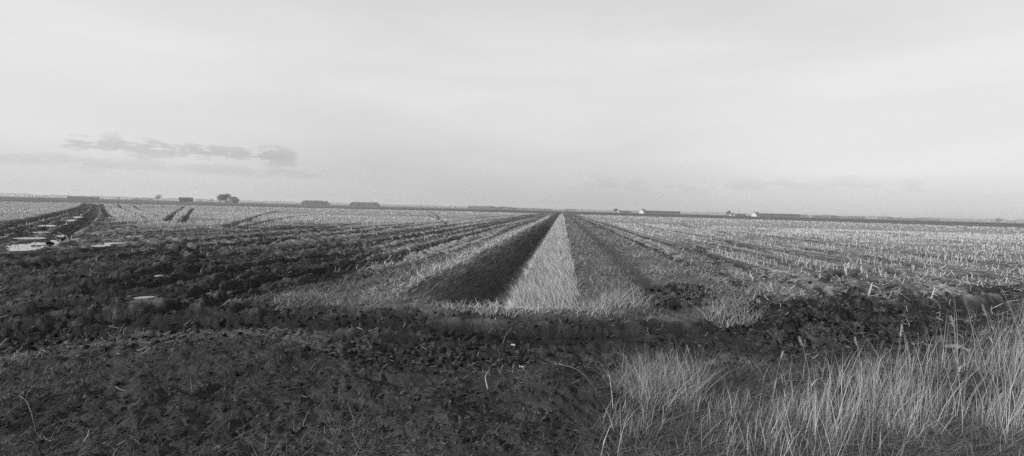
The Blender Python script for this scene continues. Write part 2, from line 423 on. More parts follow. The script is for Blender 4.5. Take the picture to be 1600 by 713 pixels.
def joined(name, parts, mat, **props):
    Vs, Fs, Ts = [], [], []; o = 0
    for V, Fq, T in parts:
        Vs.append(V); Fs.append(Fq + o); Ts.append(T); o += len(V)
    return mesh_obj(name, np.concatenate(Vs), np.concatenate(Fs), mat, {'tone': np.concatenate(Ts)}, **props)

def sample_px(n, x0, x1, y0, y1):
    """random ground points, uniform in the picture so that density grows near the camera"""
    px = rng.uniform(x0, x1, n); py = rng.uniform(y0, y1, n)
    d = np.stack([(px - 800) / F, -(py - 356.5) / F, -np.ones(n)], 0)
    r = RM @ d; t = -EYE / r[2]
    return r[0] * t, r[1] * t

def sizepx(d, px): return px * d / F       # metres that span px photo pixels at distance d

# --- reed and grass on the right ditch bank
def bank_blades():
    parts = []
    for (v0, v1, dens, hh, ww) in ((9.0, 16, 620, .26, .009), (16, 30, 300, .26, .015), (30, 60, 130, .26, .028), (60, 130, 40, .28, .06), (130, 300, 9, .30, .14)):
        n = int((v1 - v0) * 2.2 * dens)
        v = rng.uniform(v0, v1, n); u = rng.uniform(FOOT - .05, LIP_R + .08, n)
        x, y = xy(u, v)
        cl = fbm(x * 2.2, y * 2.2, 2, 70)
        k = rng.random(n) < sst(.25, .5, cl) * .8 + .2; x, y, cl, u, v = x[k], y[k], cl[k], u[k], v[k]
        h = hh * rng.uniform(.45, 1.25, len(x)) * (.6 + .8 * cl) * np.where(u < -1.35, .7, 1)
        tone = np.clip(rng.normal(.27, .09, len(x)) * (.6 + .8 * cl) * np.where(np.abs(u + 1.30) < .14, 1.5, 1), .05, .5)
        parts.append(blades('', x, y, h, ww * rng.uniform(.6, 1.3, len(x)), tone, .35, .35, ldir=math.pi * .8, lspread=1.1, make=False))
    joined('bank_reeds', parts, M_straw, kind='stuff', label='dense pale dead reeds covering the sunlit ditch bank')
bank_blades()
def shade_blades():
    parts = []
    for (v0, v1, dens, hh, ww) in ((9.0, 18, 480, .26, .009), (18, 35, 190, .26, .016), (35, 80, 60, .26, .035)):
        n = int((v1 - v0) * 1.4 * dens)
        v = rng.uniform(v0, v1, n); u = rng.uniform(LIP_L + .05, FOOT, n); x, y = xy(u, v)
        h = hh * rng.uniform(.4, 1.3, n)
        tone = np.clip(rng.normal(.135, .07, n) * (1.15 - .45 * sst(LIP_L, FOOT, u)), .02, .40)  # tone drops towards the foot: shade put into the blade colour
        parts.append(blades('', x, y, h, ww * rng.uniform(.6, 1.3, n), tone, .6, .5, ldir=0.1, lspread=.7, make=False))
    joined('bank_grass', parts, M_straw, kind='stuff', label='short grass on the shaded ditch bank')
shade_blades()

# --- verge grass
def verge_blades():
    parts = []
    for (v0, v1, u0, u1, dens, hh, ww) in ((7.6, 12, -7, 4.6, 480, .11, .008), (12, 22, -4.8, 4.6, 330, .14, .012), (22, 50, -4.2, 4.2, 130, .14, .025), (50, 130, -4.0, 4.0, 22, .15, .06)):
        n = int((v1 - v0) * (u1 - u0) * dens)
        v = rng.uniform(v0, v1, n); u = rng.uniform(u0, u1, n); x, y = xy(u, v)
        Zz = zones(x, y); dmm = ditch(x, y)
        cl = fbm(x * 2.0, y * 2.0, 3, 73)
        k = (rng.random(n) < Zz['verge'] * (.25 + 1.1 * sst(.35, .65, cl))) & (dmm < .15)
        x, y, u, v, cl = x[k], y[k], u[k], v[k], cl[k]
        lip = np.exp(-((u - LIP_L + .25) / .40) ** 2) * sst(8.6, 10, v) + 1.0 * np.exp(-((v - 8.45) / .2) ** 2) * (u < .8) * (u > -2.6)
        track = np.exp(-((u - 2.05) / .3) ** 2)
        h = hh * rng.uniform(.4, 1.4, len(x)) * (.5 + cl) * (1 + .35 * lip) * (1 - .6 * track)
        tone = np.clip(rng.normal(.16, .07, len(x)) * np.where(u > .2, .95, 1) * (1 + 1.5 * lip) * (1 - .45 * track), .03, .48)
        parts.append(blades('', x, y, h, ww * rng.uniform(.6, 1.3, len(x)), tone, .5, .6, make=False))
    # second grassy strip on the right
    n = 26000
    x, y = sample_px(n, 1040, 1230, 362, 500); Zz = zones(x, y)
    k = rng.random(n) < Zz['strip'] * .8; x, y = x[k], y[k]; d = np.hypot(x, y)
    parts.append(blades('', x, y, rng.uniform(.05, .17, len(x)), sizepx(d, .9) * rng.uniform(.5, 1.2, len(x)), np.clip(rng.normal(.13, .05, len(x)), .03, .35), .6, .6, make=False))
    joined('verge_grass', parts, M_straw, kind='stuff', label='dry grass along the ditch verges')
verge_blades()

# --- straw litter on mud and stubble
def litter():
    parts = []
    for (n, x0, x1, y0, y1, p) in ((90000, -120, 1720, 345, 475, .9), (90000, -120, 1720, 400, 580, .55), (12000, -60, 1660, 540, 720, .25)):
        x, y = sample_px(n, x0, x1, y0, y1); Zz = zones(x, y); dmm = ditch(x, y)
        Zz['mix'] = np.maximum(Zz['mix'], .5 * (Zz['px'] > 1080) * (Zz['py'] < 520)); cl = .5 * fbm(x * 1.2, y * 1.2, 3, 75) + .5 * fbm(x * .35, y * 2.2, 3, 76)
        pr = p * (.16 + .84 * np.clip(Zz['field'] + Zz['mix'] * 1.0, 0, 1)) * sst(.42, .60, cl) * (1 - .45 * Zz['heap'])
        k = (rng.random(n) < pr) & (dmm < .05) & (Zz['verge'] < .5); x, y = x[k], y[k]
        d = np.hypot(x, y); fld = Zz['field'][k]
        L_ = rng.uniform(.03, .16, len(x)) * np.clip(d / 9, .35, 1.5)
        th = rng.uniform(0, 2 * math.pi, len(x)); z = terrain(x, y) + .012
        wv = np.maximum(rng.uniform(.002, .006, len(x)), sizepx(d, .55))
        dx, dy = np.cos(th), np.sin(th); tilt = rng.normal(0, .35, len(x))
        pts = []
        for t in (0, .5, 1):
            bow = .1 * L_ * (1 - (2 * t - 1) ** 2)
            cx = x + dx * L_ * (t - .5) - dy * bow; cy = y + dy * L_ * (t - .5) + dx * bow; cz = z + tilt * L_ * (t - .5) + np.abs(tilt) * L_ * .5
            pts += [np.stack([cx - dy * wv / 2, cy + dx * wv / 2, cz], -1), np.stack([cx + dy * wv / 2, cy - dx * wv / 2, cz + wv * .3], -1)]
        V = np.stack(pts, 1).reshape(-1, 3); b = (np.arange(len(x)) * 6)[:, None]
        Fq = np.concatenate([b + np.array([[0, 1, 3, 2]]), b + np.array([[2, 3, 5, 4]])], 0)
        tone = np.clip(rng.normal(.21 , .10, len(x)) * (.72 + .5 * np.clip(Zz['field'][k] + Zz['mix'][k], 0, 1)), .04, .5)
        parts.append((V, Fq, np.repeat(tone, 6)))
    joined('straw_litter', parts, M_straw, kind='stuff', label='broken straw scattered over the mud')
litter()

# --- clods
_ico = None
def ico():
    import bmesh
    bm = bmesh.new(); bmesh.ops.create_icosphere(bm, subdivisions=2, radius=1)
    v = np.array([q.co[:] for q in bm.verts]); f = np.array([[q.index for q in t.verts] for t in bm.faces]); bm.free(); return v, f
IV, IF = ico()
def clods():
    TV = []
    for k in range(12):
        s = rng.random(3) * 50
        n = fbm(IV[:, 0] * 2.6 + s[0] + IV[:, 2], IV[:, 1] * 2.6 + s[1] - IV[:, 2] * 1.3, 3, k)
        TV.append(IV * (.25 + 1.5 * n + rng.normal(0, .07, len(IV)))[:, None] * np.array([1, rng.uniform(.5, .9), rng.uniform(.6, 1.0)]))
    TV = np.array(TV)
    xs, ys, ss = [], [], []
    for (n, x0, x1, y0, y1, s0, s1, which) in ((9000, 1090, 1560, 455, 560, .006, .046, 'heap'), (1500, 985, 1120, 440, 492, .007, .045, 'heap'), (15000, -80, 1680, 400, 575, .009, .045, 'mud'), (5000, -60, 1660, 560, 720, .006, .026, 'fg')):
        x, y = sample_px(n, x0, x1, y0, y1); Zz = zones(x, y); dmm = ditch(x, y)
        if which == 'heap': p = Zz['heap']
        elif which == 'mud': p = (1 - Zz['field']) * (1 - Zz['verge']) * (1 - .8 * Zz['fg']) * (.25 + sst(.45, .6, fbm(x * .8, y * 2, 3, 77)))
        else: p = Zz['fg'] * .8
        k = (rng.random(n) < p) & (dmm < .03); x, y = x[k], y[k]
        s = s0 + (s1 - s0) * rng.random(len(x)) ** 2.4
        xs.append(x); ys.append(y); ss.append(s)
    x = np.concatenate(xs); y = np.concatenate(ys); s = np.concatenate(ss); n = len(x)
    z = terrain(x, y)
    idx = rng.integers(0, 12, n); a = rng.uniform(0, 2 * math.pi, n)
    V = TV[idx] * s[:, None, None]
    ca, sa = np.cos(a)[:, None], np.sin(a)[:, None]
    X = V[..., 0] * ca - V[..., 1] * sa + x[:, None]; Y = V[..., 0] * sa + V[..., 1] * ca + y[:, None]; Zc = V[..., 2] + (z - s * .05)[:, None]
    Fq = (IF[None] + (np.arange(n) * len(IV))[:, None, None]).reshape(-1, 3)
    tone = np.repeat(np.clip(rng.normal(.030, .016, n), .006, .09), len(IV))
    mesh_obj('soil_clods', np.stack([X, Y, Zc], -1).reshape(-1, 3), Fq, M_soil, {'tone': tone}, kind='stuff', label='crumbled dark clods of turned earth')
clods()

# --- corn stubble
def stub_points():
    rows = []
    for (u0, u1, v0, v1, sp) in ((3.6, 75, 9, 75, .17), (-75, -4.5, 11, 75, .19)):
        us = np.arange(u0, u1, .75)
        for uu in us:
            vs = np.arange(v0, v1, sp); vs = vs + rng.uniform(-.06, .06, len(vs))
            rows.append(np.stack([np.full(len(vs), uu) + rng.normal(0, .03, len(vs)), vs], -1))
    P = np.concatenate(rows); x, y = xy(P[:, 0], P[:, 1])
    px, py = proj(x, y); k = (px > -200) & (px < 1800); return x[k], y[k]
sx, sy = stub_points()
Zs = zones(sx, sy); rhs, rms = ruts(sx, sy)
pr = np.clip(Zs['field'] * .75 + np.where(Zs['left'], .30, .22) * Zs['mix'] * sst(.5, .58, fbm(Zs['u'] * 1.1, Zs['v'] * .035, 3, 57)), 0, 1) * (1 - rms) * (.12 + .88 * sst(.38, .58, fbm(sx * .45, sy * .45, 3, 81)))
pr = np.where(Zs['left'] & (Zs['u'] > -13), pr * .5, pr) * (1 - sst(428, 462, Zs['py'] + 30 * (fbm(sx * .6, sy * .6, 2, 83) - .5))) * (1 - Zs['heap']) * (1 - Zs['verge']) * (1-Zs['strip'])
k = rng.random(len(sx)) < pr
sx, sy = sx[k], sy[k]; sd = np.hypot(sx, sy); o_ = np.argsort(sd); sx, sy, sd = sx[o_], sy[o_], sd[o_]
inview = (proj(sx, sy)[0] > 0) & (proj(sx, sy)[0] < 1600)
near_i = np.where(inview)[0][:300]
far_m = np.ones(len(sx), bool); far_m[near_i] = False
def stalks(x, y, h, r, tone, tilt=.12):
    n = len(x); z = terrain(x, y) - .02
    th = rng.uniform(0, 2 * math.pi, n); tl = np.abs(rng.normal(0, tilt, n)) * h
    ox, oy = np.cos(th) * tl, np.sin(th) * tl; cut = rng.normal(0, .5, n) * r
    L_ = []
    for t in (0, 1):
        for a in (0, 1, 2, 3):
            aa = a * math.pi / 2 + th
            L_.append(np.stack([x + ox * t + np.cos(aa) * r * (1 - .25 * t), y + oy * t + np.sin(aa) * r * (1 - .25 * t), z + (h + (cut if a < 2 else -cut)) * t], -1))
    V = np.stack(L_, 1).reshape(-1, 3); b = (np.arange(n) * 8)[:, None]
    Fq = np.concatenate([b + np.array([q]) for q in ([0,1,5,4],[1,2,6,5],[2,3,7,6],[3,0,4,7],[4,5,6,7])], 0)
    return V, Fq, np.repeat(tone, 8)
fx, fy, fd = sx[far_m], sy[far_m], sd[far_m]; n = len(fx)
h = rng.uniform(.06, .25, n) * (.7 + .6 * fbm(fx * .7, fy * .7, 2, 84)); r = np.maximum(rng.uniform(.008, .013, n), sizepx(fd, .28))
tone = np.clip(rng.normal(.35, .10, n), .08, .6)
p1 = stalks(fx, fy, h, r, tone, .28)
kk = rng.random(n) < .8
p2 = blades('', fx[kk], fy[kk], rng.uniform(.08, .26, kk.sum()), np.maximum(.012, sizepx(fd[kk], .7)), np.clip(rng.normal(.33, .10, kk.sum()), .08, .55), .6, 1.0, make=False)
# beyond 75 m: coarser tufts of stubble up to the field edge
n = 26000
vv = 75 + 170 * rng.random(n) ** .8; hw = 260
uu = np.round(rng.uniform(-hw, hw, n) / .75) * .75; x, y = xy(uu, vv); Zf = zones(x, y); pxx, _ = proj(x, y)
k = (rng.random(n) < Zf['field'] * (1 - Zf['dark'])) & (np.abs(uu + 1.2) > 5) & (pxx > -150) & (pxx < 1750); x, y = x[k], y[k]; d = np.hypot(x, y)
p3 = blades('', x, y, rng.uniform(.12, .26, len(x)), sizepx(d, 1.1), np.clip(rng.normal(.36, .09, len(x)), .1, .6), .3, .3, make=False)
joined('corn_stubble', [p1, p2, p3], M_straw, kind='stuff', label='rows of cut corn stubble spreading far over the pale field')

# individual near stubs
def stub_mesh(seed):
    g = np.random.default_rng(seed); V, Fc = [], []
    h = g.uniform(.17, .30); r = g.uniform(.009, .013); tl = g.normal(0, .12, 2)
    lv = [(0, 1.25), (.12, 1.1), (.15, 1.35), (.18, 1.05), (.55, 1.), (.6, 1.25), (.64, .95), (1, .9)]
    for (t, k_) in lv:
        for a in range(7):
            aa = a * 2 * math.pi / 7
            cut = (math.cos(aa) * .5 * r * 2.2) if t == 1 else 0
            V.append((tl[0] * t * h + math.cos(aa) * r * k_, tl[1] * t * h + math.sin(aa) * r * k_, t * h + cut))
    for l in range(len(lv) - 1):
        for a in range(7):
            b = (a + 1) % 7; Fc.append((l*7+a, l*7+b, (l+1)*7+b, (l+1)*7+a))
    c = len(V); V.append((tl[0] * h, tl[1] * h, h - .004))
    for a in range(7): b = (a + 1) % 7; Fc.append(((len(lv)-1)*7+a, (len(lv)-1)*7+b, c, c)[:4])
    Fc = [f for f in Fc if len(set(f)) == 4]
    tone = [float(np.clip(g.normal(.36, .05), .2, .5))] * len(V)
    # torn leaf sheaths
    for q in range(g.integers(2, 5)):
        a = g.uniform(0, 6.28); L_ = g.uniform(.10, .26); t0 = g.uniform(.1, .75) * h; w = g.uniform(.006, .012); b0 = len(V)
        tt = float(np.clip(g.normal(.33, .08), .12, .5))
        for s in np.linspace(0, 1, 5):
            rr = r + L_ * s * .75; zz = max(.004, t0 + L_ * (.75 * s - 1.35 * s * s))
            for sg in (-1, 1):
                V.append((math.cos(a) * rr - math.sin(a) * w * sg * (1 - .8 * s), math.sin(a) * rr + math.cos(a) * w * sg * (1 - .8 * s), zz + sg * .003)); tone.append(tt)
        for s in range(4): Fc.append((b0 + 2*s, b0 + 2*s + 1, b0 + 2*s + 3, b0 + 2*s + 2))
    o = mesh_obj('corn_stub', V, Fc, M_straw, {'tone': tone}); me = o.data; bpy.data.objects.remove(o); return me
STUB = [stub_mesh(100 + i) for i in range(14)]
nz = terrain(sx[near_i], sy[near_i])
for i_, (x, y, z) in enumerate(zip(sx[near_i], sy[near_i], nz)):
    o = bpy.data.objects.new('corn_stub', STUB[i_ % 14]); col.objects.link(o)
    o.location = (x, y, z - .01); o.rotation_euler = (rng.normal(0, .2), rng.normal(0, .2), rng.uniform(0, 6.28)); s = rng.uniform(.55, .95); o.scale = (s, s, s)
    right = uv(x, y)[0] > -1
    o['category'] = 'corn stub'
    o['label'] = 'short pale cut corn stub in the near stubble right of the ditch' if right else 'short pale cut corn stub in the trampled mud left of the ditch'
    o['group'] = 'near corn stubs right of the ditch' if right else 'near corn stubs left of the ditch'
def big_stub(px_, py_, hscale, label, me):
    p = at(px_, py_); o = bpy.data.objects.new('corn_stub', me); col.objects.link(o)
    z = float(terrain(np.array([p[0]]), np.array([p[1]]))[0]); o.location = (p[0], p[1], z - .01); o.scale = (hscale * 1.1, hscale * 1.1, hscale)
    o['category'] = 'corn stub'; o['label'] = label
big_stub(1357, 462, 1.5, 'tallest lone corn stub just behind the heap of dark clods', STUB[2])
big_stub(1454, 462, 1.15, 'bright lone corn stub between the clod heap and the right field', STUB[5])
big_stub(1283, 436, 1.2, 'lone corn stub at the left end of the short dark rut on the right', STUB[7])

# --- near short grass and weeds
def near_grass():
    parts = []
    # short dark turf
    n = 230000; x, y = sample_px(n, -120, 1720, 520, 760); Zz = zones(x, y); cl = fbm(x * 1.6, y * 1.6, 3, 90)
    side = sst(560, 700, Zz['px']) * (1 - sst(880, 960, Zz['px']))
    k = rng.random(n) < Zz['fg'] * (.25 + .9 * sst(.4, .65, cl)) * (1 - .45 * side); x, y, cl = x[k], y[k], cl[k]
    d = np.hypot(x, y); n = len(x)
    br = rng.random(n) < .20
    crest = np.exp(-((Zz['py'][k] - line(Zz['px'][k], [(0,575),(100,565),(300,548),(400,542),(480,556),(560,590),(860,570),(1000,580)])) / 12) ** 2) * (fbm(x * .9, y * .9, 2, 95) > .5)
    tone = np.clip(np.where(br, rng.normal(.19, .07, n), rng.normal(.068, .028, n)) * (.6 + .8 * cl) * (1 + 1.6 * crest), .01, .4)  # crest blades brightened: a highlight put into the turf colour
    parts.append(blades('', x, y, rng.uniform(.012, .06, n) * (.5 + cl) * (1 + .6 * crest), rng.uniform(.002, .0055, n), tone, .9, .9, make=False))
    # longer loose blades
    n = 4200; x, y = sample_px(n, -80, 1080, 560, 740); Zz = zones(x, y); cl = fbm(x * 1.1, y * 1.1, 3, 91)
    wgt = sst(.5, .7, cl) * .6 + .8 * sst(470, 520, Zz['px']) * (1 - sst(560, 640, Zz['px'])) + .5 * (1 - sst(40, 160, Zz['px'])) * sst(600, 660, Zz['py']) + .35 * sst(650, 690, Zz['py'])
    k = rng.random(n) < Zz['fg'] * wgt; x, y = x[k], y[k]; n = len(x)
    parts.append(blades('', x, y, rng.uniform(.06, .22, n), rng.uniform(.002, .0042, n), np.clip(rng.normal(.095, .045, n), .03, .25), .6, .9, make=False))
    joined('near_turf', parts, M_straw, kind='stuff', label='low dark winter turf at the near edge of the field')
near_grass()

# --- tall reeds on the right
def reeds():
    parts = []
    top = [(900,640),(960,560),(1010,535),(1054,510),(1120,545),(1180,545),(1290,540),(1400,515),(1480,505),(1540,480),(1600,470),(1720,455)]
    n = 84000; x, y = sample_px(n, 880, 1760, 545, 800); Zz = zones(x, y)
    cl = fbm(x * 1.7, y * 1.7, 3, 93)
    dens = sst(940, 1040, Zz['px'] + (Zz['py'] - 600) * .25) * (.03 + 1.2 * sst(.44, .62, cl)) * (.5 + .5 * sst(1000, 1250, Zz['px']))
    gap = np.exp(-((Zz['px'] - 1085) / 35) ** 2) * .75
    lim = line(Zz['px'], [(880,680),(960,600),(1040,590),(1120,612),(1250,600),(1400,585),(1500,570),(1600,555),(1760,545)])
    k = (rng.random(n) < dens * .21 * (1 - gap)) & (Zz['py'] > lim) & (rng.random(n) < 1 - .75 * sst(660, 730, Zz['py'])); x, y, cl = x[k], y[k], cl[k]; d = np.hypot(x, y); n = len(x)
    px_ = Zz['px'][k]; tall = .26 + .32 * sst(1400, 1550, px_) + .17 * sst(1160, 1360, px_)
    h = tall * (.25 + 1.05 * rng.random(n) ** 1.3) * (.6 + .7 * cl)
    tone = np.clip(rng.normal(.27, .10, n), .05, .55)
    brk = rng.random(n) < .18
    parts.append(blades('', x[~brk], y[~brk], h[~brk], rng.uniform(.0016, .0042, (~brk).sum()), tone[~brk], .13, .15, ldir=.3, lspread=1.3, make=False))
    parts.append(blades('', x[brk], y[brk], h[brk] * .8, rng.uniform(.002, .005, brk.sum()), tone[brk] * .8, .35, 1.3, ldir=.3, lspread=2, make=False))
    # lodged, tangled old leaves low down
    n = 46000; x, y = sample_px(n, 880, 1760, 575, 800); Zz = zones(x, y)
    dens = sst(920, 1060, Zz['px'] + (Zz['py'] - 600) * .3)
    k = rng.random(n) < dens * .62; x, y = x[k], y[k]; n = len(x)
    parts.append(blades('', x, y, rng.uniform(.06, .30, n), rng.uniform(.0016, .0042, n), np.clip(rng.normal(.095, .07, n), .015, .3), 1.0, 1.1, ldir=.4, lspread=1.3, make=False))
    joined('reed_bed', parts, M_straw, kind='stuff', label='tangled dry reeds and long grass in the near right corner')
reeds()

def plume_reed(px_, py_, h, lean, th, tone, label):
    """one tall reed: stem, leaves, feathery head"""
    h *= .86; tone *= .8
    p = at(px_, py_); z = float(terrain(np.array([p[0]]), np.array([p[1]]))[0])
    root = bpy.data.objects.new('plumed_reed', None); col.objects.link(root); root.location = (p[0], p[1], z)
    root['category'] = 'reed'; root['label'] = label
    cv = lambda t: np.array([math.cos(th) * h * (lean * t + lean * .9 * t ** 3), math.sin(th) * h * (lean * t + lean * .9 * t ** 3), h * t * (1 - .12 * lean * t)])
    V, Fc = [], []
    for i_, t in enumerate(np.linspace(0, 1, 12)):
        c = cv(t); r = .002 * (1 - .6 * t)
        for a in range(5): V.append(c + np.array([math.cos(a * 1.2566) * r, math.sin(a * 1.2566) * r, 0]))
    for l in range(11):
        for a in range(5): Fc.append((l*5+a, l*5+(a+1)%5, (l+1)*5+(a+1)%5, (l+1)*5+a))
    mesh_obj('stem', V, Fc, M_straw, {'tone': [tone] * len(V)}, root)
    V, Fc = [], []
    n = 90
    for q in range(n):
        t = .89 + .12 * q / n; c = cv(min(t, 1.03)); a = rng.uniform(0, 6.28); L_ = .020 * math.sin(min(1, (q + 8) / n) * math.pi) ** .6 + .01
        e = c + np.array([math.cos(a) * L_ * .42 + math.cos(th) * L_ * .4, math.sin(a) * L_ * .42 + math.sin(th) * L_ * .4, L_ * rng.uniform(.1, .8)])
        s_ = np.array([-math.sin(a), math.cos(a), 0]) * .003; b0 = len(V); V += [c - s_ * .4, c + s_ * .4, e + s_, e - s_]; Fc.append((b0, b0+1, b0+2, b0+3))
    mesh_obj('plume', V, Fc, M_straw, {'tone': np.clip(rng.normal(tone * 1.0, .05, len(V)), .05, .5)}, root)
    for q in range(3):
        V, Fc = [], []; t0 = .2 + .2 * q + rng.uniform(0, .08); a = rng.uniform(0, 6.28); L_ = rng.uniform(.18, .30); c = cv(t0)
        for s in np.linspace(0, 1, 6):
            w = .004 * (1 - s ** 2) + .0006; cc = c + np.array([math.cos(a) * L_ * s * .6, math.sin(a) * L_ * s * .6, L_ * (.7 * s - .65 * s * s)])
            V += [cc - np.array([-math.sin(a), math.cos(a), 0]) * w, cc + np.array([-math.sin(a), math.cos(a), 0]) * w]
        for s in range(5): Fc.append((2*s, 2*s+1, 2*s+3, 2*s+2))
        mesh_obj('leaf', V, Fc, M_straw, {'tone': [tone * .9] * len(V)}, root)
for a in ((1272,668,.80,.10,2.6,.36,'plumed reed with the brightest upright head left of the reed bed middle'),
          (1205,650,.62,.10,.4,.30,'low plumed reed at the left end of the reed bed'),
          (1395,660,.95,.05,.6,.34,'tall straight plumed reed in the middle of the reed bed'),
          (1350,655,.78,.07,2.4,.32,'plumed reed leaning left just left of the tall middle reed'),
          (1500,640,.98,.06,2.2,.33,'slim plumed reed before the pale log'),
          (1562,652,1.16,.09,2.9,.34,'tallest plumed reed in the near right corner'),
          (1585,650,1.06,.10,.1,.30,'drooping plumed reed at the far right edge'),
          (1090,648,.62,.10,2.7,.30,'thin plumed reed standing on the dark turf left of the reed bed')):
    plume_reed(*a)

# --- tussocks
def tussock(px_, py_, n, rad_, h, tone, label, lean=.35):
    p = at(px_, py_); z = float(terrain(np.array([p[0]]), np.array([p[1]]))[0])
    a = rng.uniform(0, 6.28, n); rr = rad_ * np.sqrt(rng.random(n))
    x = p[0] + np.cos(a) * rr; y = p[1] + np.sin(a) * rr * .6
    zz = terrain(x, y)
    V, Fq, T = blades('', x - p[0], y - p[1], h * rng.uniform(.4, 1.2, n), np.maximum(rng.uniform(.002, .0042, n), sizepx(math.hypot(*p), .45)), np.clip(rng.normal(tone, tone * .35, n), .04, .5), lean, .4, z=zz - z, make=False)
    o = mesh_obj('grass_tussock', V, Fq, M_straw, {'tone': T}, category='grass tussock', label=label); o.location = (p[0], p[1], z)
tussock(972, 480, 420, .55, .42, .28, 'upright pale grass tussock at the ditch head beside the clods')
tussock(1146, 505, 380, .42, .36, .26, 'upright pale grass tussock left of the big clod heap')
tussock(905, 486, 200, .4, .22, .30, 'low bright tuft at the foot of the reed covered ditch bank')
tussock(498, 466, 420, .5, .14, .18, 'low pale tuft at the left tip of the ditch verge')
tussock(590, 472, 300, .55, .14, .20, 'low pale tuft on the left corner of the ditch head')
tussock(775, 492, 160, .35, .20, .32, 'small bright tuft below the dark end of the ditch')
tussock(1012, 618, 420, .36, .36, .19, 'large thin grey tussock on the dark turf left of the reed bed', .35)
tussock(1044, 640, 620, .32, .52, .22, 'tall dense tussock between the clod heap and the reed bed', .25)
tussock(1000, 402, 50, .3, .35, .28, 'small upright tuft beside the wheel track right of the ditch')
tussock(1030, 428, 90, .5, .30, .28, 'scruffy tuft behind the small clod heap')
tussock(1195, 455, 160, .5, .32, .28, 'scruffy tuft on the far side of the big clod heap')
tussock(60, 588, 300, .45, .10, .15, 'low grey tuft on the turf in the left foreground')
tussock(838, 402, 30, .15, .42, .34, 'few pale reed stems standing in the ditch bottom')
# ------------------------------------------------------------------ loose things on the ground
M_wood = grey_mat('weathered_wood', .13, .8, .2, .4, 20, .004)
M_pale = grey_mat('pale_scrap', .42, .6, .3, .2, 30)
M_bark = grey_mat('bark', .10, .9, .1, .4, 6)
M_twig = grey_mat('bare_twigs', .11, .9, .1, .3, 1)
M_dark_roof = grey_mat('dark_roof', .05, .8, .2, .2, 1)
M_grey_roof = grey_mat('grey_roof', .10, .8, .2, .2, 1)
M_dark_wall = grey_mat('dark_wall', .06, .8, .2, .2, 1)
M_white_wall = grey_mat('white_wall', .45, .8, .2, .1, 1)
M_brick = grey_mat('brick_wall', .07, .8, .2, .2, 1)
M_glass = grey_mat('window_glass', .03, .2, .5, .1, 1)

def tube(pts, rads, k=6):
    V, Fc = [], []; pts = [np.array(p, float) for p in pts]
    for i, p in enumerate(pts):
        d = pts[min(i+1, len(pts)-1)] - pts[max(i-1, 0)]; d /= np.linalg.norm(d) + 1e-9
        a = np.cross(d, [0, 0, 1]) if abs(d[2]) < .9 else np.cross(d, [1, 0, 0]); a /= np.linalg.norm(a); b = np.cross(d, a)
        for j in range(k): V.append(p + rads[i] * (math.cos(j * 2 * math.pi / k) * a + math.sin(j * 2 * math.pi / k) * b))
    for i in range(len(pts) - 1):
        for j in range(k): Fc.append((i*k+j, i*k+(j+1)%k, (i+1)*k+(j+1)%k, (i+1)*k+j))
    n0 = len(V); V.append(pts[0]); V.append(pts[-1])
    for j in range(0, k, 2):
        Fc.append((n0, j, (j+1) % k, (j+2) % k)); o = (len(pts)-1)*k; Fc.append((n0+1, o+j, o+(j+1) % k, o+(j+2) % k))
    return V, Fc
def ground_stick(name, cat, pxs, r, label, mat=None, lift=.03, sub=()):
    P = [at(*p[:2]) for p in pxs]; Ze = terrain(np.array([p[0] for p in P]), np.array([p[1] for p in P]))
    base = np.array([P[0][0], P[0][1], float(Ze[0])])
    pts = [np.array([p[0], p[1], float(z) + lift + (q[2] if len(q) > 2 else 0)]) - base for p, z, q in zip(P, Ze, pxs)]
    sp = smooth_poly(pts, 3); rr = [r * (1 - .55 * i / len(sp)) * (1 + .15 * math.sin(i * 2.3)) for i in range(len(sp))]
    V, Fc = tube(sp, rr); o = mesh_obj(name, V, Fc, mat or M_wood, category=cat, label=label, smooth=True); o.location = base
    return o
ground_stick('branch', 'branch', [(778,543),(784,534),(790,527,.06),(800,524,.09)], .007, 'bent bare branch lying on the churned mud below the ditch')
ground_stick('twig', 'twig', [(868,588),(890,594,.02),(910,606,.01),(924,622)], .0035, 'long thin twig on the dark turf below the bent branch')
ground_stick('twig', 'twig', [(702,556),(728,548,.02),(744,545)], .0035, 'short twig in the mud left of the bent branch')
ground_stick('stick', 'stick', [(182,560),(190,549,.1),(198,537,.15)], .0032, 'thin pale stick slanting up from the left turf')
ground_stick('root_stem', 'root', [(762,612),(758,600,.05),(765,592,.06)], .004, 'short upright pale root in the middle of the dark turf', M_pale)
ground_stick('pale_log', 'log', [(1478,548),(1495,552,.02),(1514,560)], .035, 'short pale log lying behind the reed bed')
ground_stick('straw_stalk', 'stalk', [(1545,475),(1570,472),(1600,469)], .008, 'upper of two long pale stalks beside the right rut', M_pale)
ground_stick('straw_stalk', 'stalk', [(1548,482),(1575,479),(1604,476)], .007, 'lower of two long pale stalks beside the right rut', M_pale)
ground_stick('stick', 'stick', [(30,640),(44,658,.06),(56,682)], .0028, 'bent pale stick in the bottom left corner')
ground_stick('stick', 'stick', [(300,640,.02),(297,622,.06)], .0025, 'tiny forked stick standing in the left turf')
ground_stick('stick', 'stick', [(558,503),(575,510),(590,520)], .007, 'pale rod on the mud under the left corner of the ditch head')
def scrap(px_, py_, s, label):
    p = at(px_, py_); z = float(terrain(np.array([p[0]]), np.array([p[1]]))[0])
    V, Fc = [], []
    for i_ in range(5):
        for j_ in range(4):
            V.append(((i_/4 - .5) * s * 2 + rng.normal(0, s*.12), (j_/3 - .5) * s * 1.1 + rng.normal(0, s*.12), s * (.5 + rng.uniform(0, .7))))
    for i_ in range(4):
        for j_ in range(3): a = i_*4 + j_; Fc.append((a, a+4, a+5, a+1))
    o = mesh_obj('paper_scrap', V, Fc, M_pale, category='paper scrap', label=label); o.location = (p[0], p[1], z)
    m = o.modifiers.new('thick', 'SOLIDIFY'); m.thickness = .003
